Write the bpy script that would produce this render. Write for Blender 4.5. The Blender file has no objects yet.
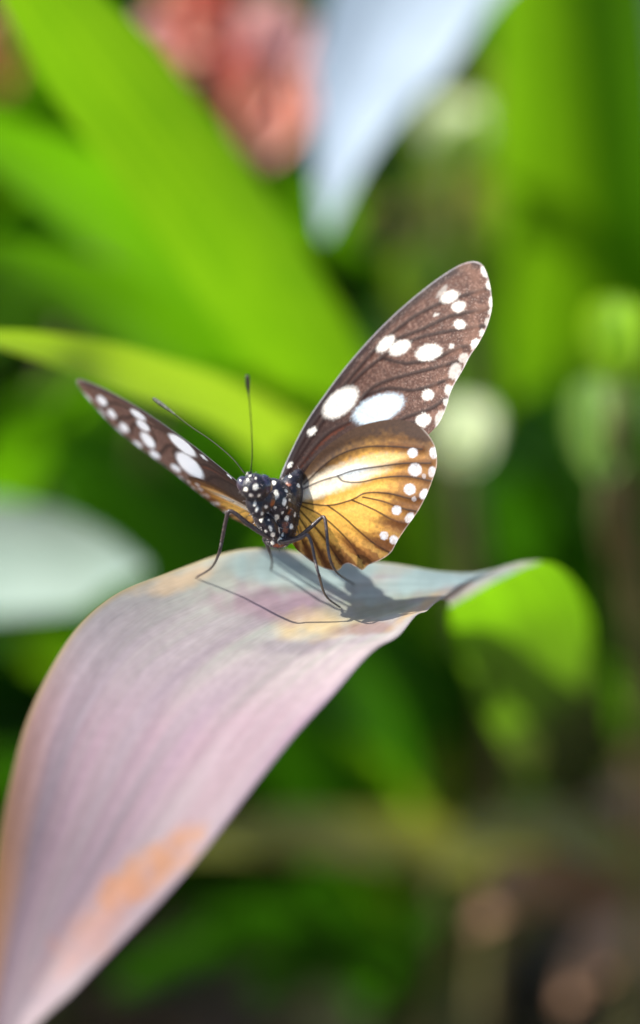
import bpy, bmesh, math, random
import numpy as np
from mathutils import Vector, Matrix, noise as mnoise
from mathutils.bvhtree import BVHTree

# ------------------------------------------------------------------ camera, sky, sun, exposure
S = 0.01                       # everything is laid out in centimetres, built in metres
W, H = 640, 1024
FOC = 38.2                     # focus distance, cm
CAM_H = 50.0
PITCH = math.radians(18)
scn = bpy.context.scene
COL = scn.collection
cam_d = bpy.data.cameras.new('camera')
cam = bpy.data.objects.new('camera', cam_d)
COL.objects.link(cam)
cam.location = (0, 0, CAM_H * S)
cam.rotation_euler = (math.pi / 2 - PITCH, 0, 0)
cam_d.sensor_fit = 'VERTICAL'
cam_d.sensor_height = 36
cam_d.lens = 100
cam_d.clip_start = 0.01
cam_d.clip_end = 500
cam_d.dof.use_dof = True
cam_d.dof.focus_distance = FOC * S
cam_d.dof.aperture_fstop = 6.6
scn.camera = cam

SUN_EL, SUN_AZ = math.radians(46), math.radians(-92)      # azimuth from +Y towards +X
w = bpy.data.worlds.new('World')
scn.world = w
w.use_nodes = True
nt = w.node_tree
sky = nt.nodes.new('ShaderNodeTexSky')
sky.sky_type = 'NISHITA'
sky.sun_disc = False
sky.sun_elevation = SUN_EL
sky.sun_rotation = SUN_AZ
nt.links.new(sky.outputs[0], nt.nodes['Background'].inputs[0])
nt.nodes['Background'].inputs[1].default_value = 0.12
sd = bpy.data.lights.new('sun', 'SUN')
sd.energy = 5.0
sd.angle = math.radians(0.5)
sd.color = (1.0, 0.95, 0.87)
so = bpy.data.objects.new('sun', sd)
COL.objects.link(so)
sdir = Vector((math.sin(SUN_AZ) * math.cos(SUN_EL), math.cos(SUN_AZ) * math.cos(SUN_EL), math.sin(SUN_EL)))
so.rotation_euler = sdir.to_track_quat('Z', 'Y').to_euler()
so.location = sdir * 5
scn.view_settings.view_transform = 'Standard'
scn.view_settings.look = 'None'
scn.view_settings.exposure = 1.05
scn.view_settings.gamma = 1
scn.view_settings.use_curve_mapping = False
scn.render.engine = 'CYCLES'
scn.cycles.use_denoising = True
scn.cycles.max_bounces = 10
scn.cycles.transmission_bounces = 6
scn.cycles.sample_clamp_indirect = 4
scn.cycles.caustics_reflective = False
scn.cycles.caustics_refractive = False

rnd = random.Random(7)
CP, SP = math.cos(PITCH), math.sin(PITCH)
FWD = Vector((0, CP, -SP)); UP = Vector((0, SP, CP)); RT = Vector((1, 0, 0))
CAM = Vector((0, 0, CAM_H))
K = 0.36 / H                    # tangent per pixel


def P(px, py, D):
    """point (cm) that the lens sees at this place, D cm deep"""
    return CAM + (FWD + RT * ((px - W / 2) * K) - UP * ((py - H / 2) * K)) * D


def px2cm(n, D):
    return n * K * D


# ------------------------------------------------------------------ helpers
def link(o, parent=None):
    COL.objects.link(o)
    if parent is not None:
        o.parent = parent
    return o


def mesh_obj(name, verts, faces, mat, parent=None, smooth=True, cols=None, uvs=None):
    """verts in cm, world space; the parent sits at its own place"""
    me = bpy.data.meshes.new(name)
    off = Vector((0, 0, 0))
    if parent is not None:
        pp = parent
        while pp is not None:
            off += pp.location
            pp = pp.parent
    va = np.array([tuple(v) for v in verts], dtype=np.float64) * S - np.array(off)
    me.from_pydata(va.tolist(), [], faces)
    if smooth:
        me.polygons.foreach_set('use_smooth', [True] * len(me.polygons))
    if cols is not None:
        a = me.color_attributes.new('pattern', 'FLOAT_COLOR', 'POINT')
        c4 = np.ones((len(va), 4)); c4[:, :np.asarray(cols).shape[1]] = cols
        a.data.foreach_set('color', c4.ravel())
    if uvs is not None:
        uvl = me.uv_layers.new(name='UVMap')
        li = np.zeros(len(me.loops), dtype=np.int32)
        me.loops.foreach_get('vertex_index', li)
        uvl.data.foreach_set('uv', np.asarray(uvs)[li].ravel())
    if mat:
        me.materials.append(mat)
    me.update()
    return link(bpy.data.objects.new(name, me), parent)


def tag(o, label=None, cat=None, group=None, kind=None):
    if label: o['label'] = label
    if cat: o['category'] = cat
    if group: o['group'] = group
    if kind: o['kind'] = kind
    return o


def thing(name, loc, label, cat, group=None):
    o = bpy.data.objects.new(name, None)
    o.empty_display_size = 0.02
    o.location = Vector(loc) * S
    link(o)
    return tag(o, label, cat, group)


def lin(r, g, b):
    f = lambda c: (c / 255 / 12.92) if c / 255 <= .04045 else ((c / 255 + .055) / 1.055) ** 2.4
    return np.array([f(r), f(g), f(b)])


def cr(pts, n):
    """Catmull-Rom through the points (any dimension), n samples"""
    p = np.array(pts, dtype=float)
    p = np.vstack([2 * p[0] - p[1], p, 2 * p[-1] - p[-2]])
    m = len(p) - 3
    t = np.linspace(0, m - 1e-6, n)
    i = np.floor(t).astype(int); f = (t - i)[:, None]
    a, b, c, d = p[i], p[i + 1], p[i + 2], p[i + 3]
    return .5 * (2 * b + (c - a) * f + (2 * a - 5 * b + 4 * c - d) * f ** 2 + (3 * b - a - 3 * c + d) * f ** 3)


def grid_faces(nu, nv, closed=False):
    F = []
    for i in range(nu - 1):
        for j in range(nv - 1):
            F.append((i * nv + j, i * nv + j + 1, (i + 1) * nv + j + 1, (i + 1) * nv + j))
        if closed:
            F.append((i * nv + nv - 1, i * nv, (i + 1) * nv, (i + 1) * nv + nv - 1))
    return F


def tube(pts, radii, n=60, seg=12, bumps=0.0):
    """closed tapered tube through cm points -> verts, faces"""
    c = cr([list(p) + [r] for p, r in zip(pts, radii)], n)
    V = []
    up = Vector((0.13, 0.2, 1))
    for i in range(n):
        a = Vector(c[min(i + 1, n - 1), :3]) - Vector(c[max(i - 1, 0), :3])
        a.normalize()
        x = a.cross(up).normalized(); y = a.cross(x).normalized()
        r = max(c[i, 3], .001) * (1 + bumps * math.sin(i * 1.9) * .5 + bumps * rnd.uniform(-.5, .5))
        if i == 0 or i == n - 1: r *= .35
        for k in range(seg):
            th = 2 * math.pi * k / seg
            V.append(Vector(c[i, :3]) + x * (r * math.cos(th)) + y * (r * math.sin(th)))
    F = grid_faces(n, seg, True)
    F.append(tuple(range(seg - 1, -1, -1)))
    F.append(tuple(range((n - 1) * seg, n * seg)))
    return V, F


# ------------------------------------------------------------------ materials
def new_mat(name):
    m = bpy.data.materials.new(name); m.use_nodes = True
    m.node_tree.nodes.clear()
    return m, m.node_tree, m.node_tree.nodes, m.node_tree.links


def ramp(N, stops):
    r = N.new('ShaderNodeValToRGB')
    e = r.color_ramp.elements
    while len(e) < len(stops): e.new(0.5)
    for k, (p, c) in enumerate(stops):
        e[k].position = p; e[k].color = (c[0], c[1], c[2], 1)
    return r


def leaf_mat(name, c1, c2, trans=.5, tcol=None, rough=.4, spec=.5, streak=60, coat=0.0):
    """strap leaf: lengthwise streaks and blotches, a paler midrib, light shining through"""
    m, T, N, L = new_mat(name)
    uv = N.new('ShaderNodeUVMap')
    mp = N.new('ShaderNodeMapping'); mp.inputs['Scale'].default_value = (streak, 1.6, 1)
    L.new(uv.outputs[0], mp.inputs[0])
    n1 = N.new('ShaderNodeTexNoise'); n1.inputs['Scale'].default_value = 1; n1.inputs['Detail'].default_value = 4
    L.new(mp.outputs[0], n1.inputs[0])
    mp2 = N.new('ShaderNodeMapping'); mp2.inputs['Scale'].default_value = (3, 4, 1)
    L.new(uv.outputs[0], mp2.inputs[0])
    n2 = N.new('ShaderNodeTexNoise'); n2.inputs['Scale'].default_value = 1; n2.inputs['Detail'].default_value = 3
    L.new(mp2.outputs[0], n2.inputs[0])
    ad = N.new('ShaderNodeMath'); ad.operation = 'ADD'
    L.new(n1.outputs[0], ad.inputs[0]); L.new(n2.outputs[0], ad.inputs[1])
    hv = N.new('ShaderNodeMath'); hv.operation = 'MULTIPLY'; hv.inputs[1].default_value = .5
    L.new(ad.outputs[0], hv.inputs[0])
    r = ramp(N, [(.38, c1), (.62, c2)])
    # lengthwise ribs and a midrib, read from the position across the blade
    sx = N.new('ShaderNodeSeparateXYZ'); L.new(uv.outputs[0], sx.inputs[0])
    w1 = N.new('ShaderNodeMath'); w1.operation = 'MULTIPLY'; w1.inputs[1].default_value = 44
    L.new(sx.outputs[0], w1.inputs[0])
    w2 = N.new('ShaderNodeMath'); w2.operation = 'SINE'; L.new(w1.outputs[0], w2.inputs[0])
    w3 = N.new('ShaderNodeMath'); w3.operation = 'MULTIPLY_ADD'; w3.inputs[1].default_value = .035
    L.new(w2.outputs[0], w3.inputs[0]); L.new(hv.outputs[0], w3.inputs[2])
    m1 = N.new('ShaderNodeMath'); m1.operation = 'SUBTRACT'; m1.inputs[1].default_value = .5; L.new(sx.outputs[0], m1.inputs[0])
    m2 = N.new('ShaderNodeMath'); m2.operation = 'ABSOLUTE'; L.new(m1.outputs[0], m2.inputs[0])
    m3 = N.new('ShaderNodeMapRange'); m3.inputs[1].default_value = .0; m3.inputs[2].default_value = .07
    m3.inputs[3].default_value = .14; m3.inputs[4].default_value = 0; L.new(m2.outputs[0], m3.inputs[0])
    m4 = N.new('ShaderNodeMath'); m4.operation = 'ADD'; L.new(w3.outputs[0], m4.inputs[0]); L.new(m3.outputs[0], m4.inputs[1])
    L.new(m4.outputs[0], r.inputs[0])
    b = N.new('ShaderNodeBsdfPrincipled')
    b.inputs['Roughness'].default_value = rough
    b.inputs['Specular IOR Level'].default_value = spec
    b.inputs['Coat Weight'].default_value = coat
    b.inputs['Coat Roughness'].default_value = .25
    L.new(r.outputs[0], b.inputs['Base Color'])
    t = N.new('ShaderNodeBsdfTranslucent')
    tc = tcol if tcol is not None else np.minimum(np.array(c2) * 2.2, .95)
    mx = N.new('ShaderNodeMix'); mx.data_type = 'RGBA'; mx.blend_type = 'MIX'
    mx.inputs[0].default_value = .75
    L.new(r.outputs[0], mx.inputs[6]); mx.inputs[7].default_value = (*tc, 1)
    L.new(mx.outputs[2], t.inputs['Color'])
    s = N.new('ShaderNodeMixShader'); s.inputs[0].default_value = trans
    L.new(b.outputs[0], s.inputs[1]); L.new(t.outputs[0], s.inputs[2])
    bp = N.new('ShaderNodeBump'); bp.inputs['Strength'].default_value = .35; bp.inputs['Distance'].default_value = .0006
    L.new(n1.outputs[0], bp.inputs['Height']); L.new(bp.outputs[0], b.inputs['Normal'])
    o = N.new('ShaderNodeOutputMaterial'); L.new(s.outputs[0], o.inputs[0])
    return m


def attr_mat(name, trans=.4, rough=.6, spec=.2, grain=900, gstr=.25, bump=.0001, sheen=0.0, streaks=False, tboost=1.0):
    """colour comes from the pattern attribute, broken up by fine grain"""
    m, T, N, L = new_mat(name)
    a = N.new('ShaderNodeAttribute'); a.attribute_name = 'pattern'
    g = N.new('ShaderNodeTexNoise'); g.inputs['Scale'].default_value = grain; g.inputs['Detail'].default_value = 3
    if streaks:
        uv = N.new('ShaderNodeUVMap'); mp = N.new('ShaderNodeMapping')
        mp.inputs['Scale'].default_value = (11, .55, 1)
        L.new(uv.outputs[0], mp.inputs[0]); L.new(mp.outputs[0], g.inputs[0]); g.inputs['Scale'].default_value = 1
        g.inputs['Detail'].default_value = 5
    else:
        tc = N.new('ShaderNodeTexCoord'); L.new(tc.outputs['Object'], g.inputs[0])
    src = g.outputs[0]
    if streaks:
        mp3 = N.new('ShaderNodeMapping'); mp3.inputs['Scale'].default_value = (120, 9, 1)
        L.new(uv.outputs[0], mp3.inputs[0])
        g3 = N.new('ShaderNodeTexNoise'); g3.inputs['Scale'].default_value = 1; g3.inputs['Detail'].default_value = 4
        L.new(mp3.outputs[0], g3.inputs[0])
        mxx = N.new('ShaderNodeMix'); mxx.data_type = 'FLOAT'; mxx.inputs[0].default_value = .28
        L.new(g.outputs[0], mxx.inputs[2]); L.new(g3.outputs[0], mxx.inputs[3])
        src = mxx.outputs[0]
    mr = N.new('ShaderNodeMapRange'); mr.inputs[1].default_value = .3; mr.inputs[2].default_value = .7
    mr.inputs[3].default_value = 1 - gstr; mr.inputs[4].default_value = 1 + gstr
    L.new(src, mr.inputs[0])
    mx = N.new('ShaderNodeVectorMath'); mx.operation = 'SCALE'
    L.new(a.outputs['Color'], mx.inputs[0]); L.new(mr.outputs[0], mx.inputs['Scale'])
    b = N.new('ShaderNodeBsdfPrincipled')
    b.inputs['Roughness'].default_value = rough
    b.inputs['Specular IOR Level'].default_value = spec
    b.inputs['Sheen Weight'].default_value = sheen
    b.inputs['Sheen Roughness'].default_value = .4
    L.new(mx.outputs[0], b.inputs['Base Color'])
    bp = N.new('ShaderNodeBump'); bp.inputs['Strength'].default_value = .5; bp.inputs['Distance'].default_value = bump
    L.new(src, bp.inputs['Height']); L.new(bp.outputs[0], b.inputs['Normal'])
    o = N.new('ShaderNodeOutputMaterial')
    if trans > 0:
        t = N.new('ShaderNodeBsdfTranslucent')
        ts = N.new('ShaderNodeVectorMath'); ts.operation = 'SCALE'; ts.inputs['Scale'].default_value = tboost
        L.new(mx.outputs[0], ts.inputs[0]); L.new(ts.outputs[0], t.inputs['Color'])
        s = N.new('ShaderNodeMixShader'); s.inputs[0].default_value = trans
        am = N.new('ShaderNodeMath'); am.operation = 'MULTIPLY'; am.inputs[1].default_value = trans
        L.new(a.outputs['Alpha'], am.inputs[0]); L.new(am.outputs[0], s.inputs[0])
        L.new(b.outputs[0], s.inputs[1]); L.new(t.outputs[0], s.inputs[2])
        L.new(s.outputs[0], o.inputs[0])
    else:
        L.new(b.outputs[0], o.inputs[0])
    return m


def plain_mat(name, c, rough=.5, spec=.5, c2=None, scale=400, trans=0, coat=0):
    m, T, N, L = new_mat(name)
    tc = N.new('ShaderNodeTexCoord')
    g = N.new('ShaderNodeTexNoise'); g.inputs['Scale'].default_value = scale; g.inputs['Detail'].default_value = 4
    L.new(tc.outputs['Object'], g.inputs[0])
    r = ramp(N, [(.35, c), (.65, c2 if c2 is not None else np.array(c) * 1.5)])
    L.new(g.outputs[0], r.inputs[0])
    b = N.new('ShaderNodeBsdfPrincipled')
    b.inputs['Roughness'].default_value = rough
    b.inputs['Specular IOR Level'].default_value = spec
    b.inputs['Coat Weight'].default_value = coat
    L.new(r.outputs[0], b.inputs['Base Color'])
    o = N.new('ShaderNodeOutputMaterial')
    if trans:
        t = N.new('ShaderNodeBsdfTranslucent'); L.new(r.outputs[0], t.inputs['Color'])
        s = N.new('ShaderNodeMixShader'); s.inputs[0].default_value = trans
        L.new(b.outputs[0], s.inputs[1]); L.new(t.outputs[0], s.inputs[2]); L.new(s.outputs[0], o.inputs[0])
    else:
        L.new(b.outputs[0], o.inputs[0])
    return m


M_bright = leaf_mat('green_leaf', (.025, .09, .002), (.16, .28, .005), .5, (.17, .40, .004), spec=.22)
M_mid = leaf_mat('mid_green_leaf', (.025, .09, .001), (.07, .19, .002), .5, (.15, .42, .003), spec=.15)
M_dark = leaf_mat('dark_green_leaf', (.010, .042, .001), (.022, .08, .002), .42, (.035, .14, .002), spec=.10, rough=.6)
M_lime = leaf_mat('lime_leaf', (.11, .20, .008), (.18, .29, .015), .45, (.28, .45, .012))
M_olive = leaf_mat('olive_leaf', (.10, .12, .02), (.18, .18, .04), .4, (.30, .32, .03))
M_silver = leaf_mat('silvery_leaf', (.22, .27, .32), (.34, .41, .49), .2, (.30, .45, .30), rough=.4, spec=.6)
M_pale = leaf_mat('pale_green_leaf', (.20, .29, .25), (.30, .38, .34), .3, (.5, .7, .3))
M_dry = leaf_mat('dry_leaf', (.26, .14, .085), (.46, .28, .17), .3, (.4, .25, .1))
M_stem = plain_mat('plant_crown', (.06, .09, .02), .6, .3, (.14, .12, .05), 60)

# ------------------------------------------------------------------ ground
def ground():
    n = 90
    # dense near the camera, then stretched out to the horizon
    ax = np.linspace(-1, 1, n)
    ax = np.sign(ax) * (np.abs(ax) * 120 + np.abs(ax) ** 7 * 30000)
    V = []
    for y in ax:
        for x in ax:
            yy = y + 140
            near = max(0, 1 - (x * x + (yy - 140) ** 2) ** .5 / 400)
            z = near * (mnoise.noise(Vector((x * .06, yy * .06, 0))) * 2.4 + mnoise.noise(Vector((x * .3, yy * .3, 3))) * .7) - 1.2
            V.append((x, yy, z))
    m, T, N, L = new_mat('soil')
    tc = N.new('ShaderNodeTexCoord')
    v = N.new('ShaderNodeTexVoronoi'); v.inputs['Scale'].default_value = 26
    L.new(tc.outputs['Object'], v.inputs[0])
    g = N.new('ShaderNodeTexNoise'); g.inputs['Scale'].default_value = 9; g.inputs['Detail'].default_value = 7
    L.new(tc.outputs['Object'], g.inputs[0])
    r = ramp(N, [(.3, (.03, .018, .012)), (.5, (.12, .07, .048)), (.72, (.34, .21, .15))])
    mx = N.new('ShaderNodeMix'); mx.data_type = 'FLOAT'; mx.inputs[0].default_value = .55
    L.new(g.outputs[0], mx.inputs[2]); sp = N.new('ShaderNodeSeparateColor'); L.new(v.outputs['Color'], sp.inputs[0])
    L.new(sp.outputs[0], mx.inputs[3]); L.new(mx.outputs[0], r.inputs[0])
    b = N.new('ShaderNodeBsdfPrincipled'); b.inputs['Roughness'].default_value = .9
    L.new(r.outputs[0], b.inputs['Base Color'])
    bp = N.new('ShaderNodeBump'); bp.inputs['Distance'].default_value = .01
    L.new(v.outputs['Distance'], bp.inputs['Height']); L.new(bp.outputs[0], b.inputs['Normal'])
    o = N.new('ShaderNodeOutputMaterial'); L.new(b.outputs[0], o.inputs[0])
    ob = mesh_obj('ground', V, grid_faces(n, n), m)
    tag(ob, kind='structure')


ground()

# ------------------------------------------------------------------ strap leaves
def ribbon(cpts, widths, roll=0, n=70, nv=13, camber=.12, taper_tip=True, wave=.02):
    """centre line in cm + widths in cm; returns verts, faces, uvs (u across, v along)"""
    rolls = roll if isinstance(roll, (list, tuple)) else [roll] * len(cpts)
    c = cr([list(p) + [w, r] for p, w, r in zip(cpts, widths, rolls)], n)
    V, U = [], []
    dist = 0
    ph = rnd.uniform(0, 6)
    for i in range(n):
        p = Vector(c[i, :3])
        t = (Vector(c[min(i + 1, n - 1), :3]) - Vector(c[max(i - 1, 0), :3])).normalized()
        if i: dist += (p - Vector(c[i - 1, :3])).length
        n0 = (CAM - p).normalized()
        wd = t.cross(n0)
        wd = (wd if wd.length > .05 else t.cross(UP)).normalized()
        wd = Matrix.Rotation(math.radians(c[i, 4]), 3, t) @ wd
        nn = wd.cross(t).normalized()
        w = max(c[i, 3], .02)
        if taper_tip:
            f = 1 - i / (n - 1)
            w *= min(1, (f / .22)) ** .6 if f < .22 else 1
        for j in range(nv):
            u = j / (nv - 1) * 2 - 1
            V.append(p + wd * (u * w / 2) + nn * (w * camber * (u * u - .4)) + nn * (w * wave * math.sin(dist * .5 + ph + u)))
            U.append(((u + 1) / 2, dist / 12))
    return V, grid_faces(n, nv), U


def leaf(parent, pts, mat, base=None, bw=2.5, label=None, roll=0, **kw):
    """pts: (px, py, D, width in px)"""
    c = [P(x, y, d) for x, y, d, _ in pts]
    ws = [px2cm(wp, d) for _, _, d, wp in pts]
    rolls = list(roll) if isinstance(roll, (list, tuple)) else [roll] * len(pts)
    if base is not None:
        b = Vector(base)
        c = [b, b.lerp(c[0], .35) + Vector((0, 0, 2))] + c
        ws = [bw, (bw + ws[0]) / 2] + ws
        rolls = [rolls[0]] * 2 + rolls
    V, F, U = ribbon(c, ws, rolls, **kw)
    o = mesh_obj('leaf', V, F, mat, parent, uvs=U)
    if label: o['label'] = label
    return o


def gpt(px, py):
    d = FWD + RT * ((px - W / 2) * K) - UP * ((py - H / 2) * K)
    return CAM + d * (CAM_H / -d.z)


def crown(parent, base, r, h, mat=M_stem):
    b = Vector(base)
    V, F = tube([b + Vector((0, 0, -2)), b + Vector((0, 0, h * .3)), b + Vector((.2, 0, h * .7)), b + Vector((.2, 0, h))],
                [r, r * 1.15, r * .8, r * .35], 16, 14, .12)
    return mesh_obj('crown', V, F, mat, parent)


def ground_leaf(parent, base, az, length, wid, mat, rise=.9, droop=1.0, n=34, tilt=0):
    """a leaf thrown out from the crown of a rosette in direction az"""
    b = Vector(base)
    d = Vector((math.cos(az), math.sin(az), 0))
    pts, ws = [], []
    for k in range(6):
        f = k / 5
        pts.append(b + d * (length * (.12 + .75 * f) * f ** .6) + Vector((0, 0, length * (rise * f * 1.25 - droop * .75 * f * f))))
        ws.append(wid * (.55 + 1.1 * f - .75 * f * f))
    c = cr([list(p) + [q] for p, q in zip(pts, ws)], n)
    V, U = [], []
    side = Matrix.Rotation(tilt, 3, d) @ Vector((-d.y, d.x, 0))
    for i in range(n):
        p = Vector(c[i, :3]); t = (Vector(c[min(i + 1, n - 1), :3]) - Vector(c[max(i - 1, 0), :3])).normalized()
        nn = side.cross(t).normalized()
        f = 1 - i / (n - 1)
        w = c[i, 3] * (min(1, f / .3) ** .7)
        for j in range(9):
            u = j / 8 * 2 - 1
            V.append(p + side * (u * w / 2) + nn * (-w * .14 * (u * u - .4)))
            U.append(((u + 1) / 2, i / n * length / 12))
    return V, grid_faces(n, 9), U


# --- the plant whose leaf carries the butterfly
BASE0 = gpt(790, 960)
host = thing('strap_leaf_plant', (BASE0.x, BASE0.y, 0), 'plant whose mauve grey leaf arches over to carry the butterfly', 'plant')
crown(host, BASE0, 2.6, 8)

B = [(-6, 1170, 33.0), (-16, 1060, 33.0), (-13, 965, 33.4), (-6, 880, 33.9), (7, 800, 34.6), (29, 712, 35.6), (66, 643, 36.7),
     (110, 601, 37.9), (160, 573, 39.0), (215, 556, 39.7), (270, 551, 40.1), (330, 555, 40.3), (385, 563, 40.4),
     (435, 572, 40.5), (485, 571, 41.0), (527, 561, 42.0), (560, 566, 45.0), (585, 605, 50.5), (603, 680, 60), (618, 745, 72),
     (650, 800, 86), (705, 860, 98), (785, 930, 108)]
Fr = [(-4, 1175, 32.9), (18, 1052, 33.0), (78, 987, 33.2), (140, 922, 33.6), (200, 856, 34.1), (262, 778, 34.7), (306, 721, 35.3),
      (344, 681, 35.8), (374, 653, 36.3), (394, 636, 36.8), (408, 624, 37.3), (418, 616, 37.8), (426, 610, 38.2),
      (434, 604, 38.7), (443, 600, 39.6), (449, 603, 41.5), (451, 622, 47.6), (466, 668, 56), (495, 735, 58), (540, 790, 70),
      (600, 835, 84), (675, 880, 97), (765, 950, 108)]
NL, NV = 420, 90
cb, cf = cr(B, NL), cr(Fr, NL)
V, U, C = [], [], []
pink, grey, green_, peach, yell, purp = lin(190, 162, 170), lin(186, 182, 182), lin(176, 182, 170), lin(205, 150, 100), lin(200, 180, 130), lin(120, 104, 122)
sky_sheen = lin(165, 190, 188)
tiny = lambda x, y, s: mnoise.noise(Vector((x * s, y * s, 4.2)))
for i in range(NL):
    pb, pf = P(*cb[i]), P(*cf[i])
    wv = pf - pb
    wl = wv.length
    i0, i1 = max(i - 1, 0), min(i + 1, NL - 1)
    tg = ((P(*cb[i1]) + P(*cf[i1])) - (P(*cb[i0]) + P(*cf[i0]))).normalized()
    nn = wv.cross(tg).normalized()
    if nn.dot(UP) < 0 and i < NL * .6: nn = -nn
    if i >= NL * .6 and V and False: pass
    if i > 0 and nn.dot(prev) < 0: nn = -nn
    prev = nn
    for j in range(NV):
        u = j / (NV - 1)
        q = u * 2 - 1
        sag = -wl * (.10 - .075 * min(1, max(0, (i / NL - .52) / .1))) * (1 - q * q)
        rib = wl * .0022 * math.sin(u * 62 + .8 * math.sin(i * .03)) + wl * .006 * math.sin(u * 17 + 1.3)
        ripple = wl * .012 * math.sin(i * .11 + u * 4) * (q * q)
        V.append(pb + wv * u + nn * (sag + rib * .3 + ripple))
        U.append((u, i / NL * 6))
        x, y = cb[i][0] * (1 - u) + cf[i][0] * u, cb[i][1] * (1 - u) + cf[i][1] * u
        D = cb[i][2] * (1 - u) + cf[i][2] * u
        kk = min(1, max(0, (D - 50) / 13))
        if i < NL * .70:
            jit = mnoise.noise(Vector((u * 9, i * .012, 1))) * .5 + mnoise.noise(Vector((u * 30, i * .02, 7))) * .3
            k = min(1, max(0, (y - 575) / 130 + jit * .8))
            c = green_ * (1 - k) + pink * k
            bd = mnoise.noise(Vector((u * 7 + 3, i * .006, 5))) + .5 * mnoise.noise(Vector((u * 19, i * .011, 9)))
            kb = min(1, max(0, bd * 1.5 + .15)); c = c * (1 - kb * .6) + lin(150, 128, 146) * kb * .6
            k2 = min(1, max(0, (jit + .15) * 1.6)); c = c * (1 - k2 * .5) + grey * k2 * .5
            def blot(cx, cy, rx, ry, ang, col, amt, c):
                ca, sa = math.cos(ang), math.sin(ang)
                dx, dy = x - cx, y - cy
                e = ((dx * ca + dy * sa) / rx) ** 2 + ((-dx * sa + dy * ca) / ry) ** 2
                e += tiny(x, y, .05) * .9 + tiny(x, y, .13) * .4
                s_ = max(0, min(1, (1.7 - e) / 1.5)) ** 1.3 * amt
                return c * (1 - s_) + col * s_
            c = blot(148, 866, 66, 22, -.65, lin(228, 156, 92), .75, c)
            c = blot(95, 920, 70, 26, -.8, lin(215, 150, 120), .45, c)
            c = blot(285, 583, 62, 13, .1, lin(160, 132, 146), .75, c)  # purple shadow of the butterfly, painted into the leaf colour
            c = blot(322, 603, 44, 15, 0.05, lin(222, 196, 142), .8, c)
            c = blot(180, 574, 50, 6, -.35, lin(222, 196, 160), .8, c)
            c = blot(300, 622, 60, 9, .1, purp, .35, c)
            c = blot(372, 612, 42, 8, .1, lin(150, 120, 112), .8, c)
            c = blot(393, 588, 60, 13, .05, lin(140, 145, 112), .8, c)  # greenish shade of the right wing, painted in
            c = blot(425, 600, 34, 7, -.5, lin(205, 170, 115), .7, c)
            c = blot(262, 588, 52, 10, .12, lin(160, 138, 145), .5, c)  # left part of the same painted shadow
            c = blot(300, 562, 90, 8, .03, sky_sheen, .8, c)  # sky reflection on the turned back part, painted as a teal band
            c = blot(440, 578, 90, 9, .0, sky_sheen, .9, c)
            mot = mnoise.noise(Vector((x * .35, y * .35, 2))) * .5 + mnoise.noise(Vector((x * .12, y * .12, 6)))
            c = c * (1 + .10 * mot)
            # warm rim where the leaf is ageing
            e = max(0, 1 - u / (.08 + .12 * min(1, max(0, (y - 640) / 250))))
            wr = e ** .7 * (min(1, max(0, (y - 620) / 260)) * .95)
            c = c * (1 - wr) + lin(225, 160, 95) * wr
            e2 = max(0, 1 - (1 - u) / .035) * min(1, max(0, (y - 606) / 12))
            c = c * (1 - e2 * .45) + lin(110, 90, 130) * e2 * .45
            e3 = max(0, 1 - u / .018)  # pale lit line along the back edge, painted in
            c = c * (1 - e3 * .6) + lin(215, 190, 110) * e3 * .6
            # green towards the foot of the leaf
            k = min(1, max(0, (D - 41.5) / 4))
            c = c * (1 - k) + lin(92, 138, 6) * k
        else:
            c = lin(92, 138, 6) * (1 - kk) + lin(48, 58, 18) * kk
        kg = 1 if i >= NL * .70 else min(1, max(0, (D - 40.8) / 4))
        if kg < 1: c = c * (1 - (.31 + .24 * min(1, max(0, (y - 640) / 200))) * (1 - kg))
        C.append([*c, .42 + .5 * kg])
M_perch = attr_mat('mauve_leaf', .68, .5, .4, 60, .24, .0002, streaks=True, tboost=1.15)
perch_faces = grid_faces(NL, NV)
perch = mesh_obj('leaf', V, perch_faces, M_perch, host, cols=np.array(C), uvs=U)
perch['label'] = 'mauve grey leaf with orange blotches that the butterfly stands on'
leaf_bvh = BVHTree.FromPolygons([Vector(v) for v in V], perch_faces)


def on_leaf(px, py, lift=.0):
    d = (P(px, py, 1) - CAM).normalized()
    h = leaf_bvh.ray_cast(CAM, d)
    if h[0] is None: return P(px, py, 38.5)
    return h[0] - d * lift


# its upright leaves on the right of the picture
leaf(host, [(690, 800, 96, 70), (600, 600, 88, 105), (555, 350, 82, 110), (538, 120, 76, 96), (530, -60, 72, 80), (520, -200, 69, 40)], M_bright, BASE0, roll=12)
leaf(host, [(720, 820, 96, 70), (670, 600, 90, 100), (628, 300, 85, 110), (612, 60, 82, 105), (600, -120, 80, 80), (595, -260, 78, 40)], M_mid, BASE0, roll=-15)
leaf(host, [(760, 850, 90, 60), (740, 700, 80, 80), (720, 450, 72, 90), (710, 200, 66, 80), (700, 60, 62, 50)], M_mid, BASE0, roll=20)
leaf(host, [(710, 760, 98, 60), (640, 640, 86, 100), (560, 520, 80, 120), (490, 490, 77, 100), (420, 520, 74, 50)], M_dark, BASE0, roll=-10)
leaf(host, [(720, 700, 96, 60), (680, 560, 84, 110), (610, 470, 78, 130), (540, 440, 75, 110), (470, 500, 72, 50)], M_dark, BASE0, roll=14)

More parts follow.
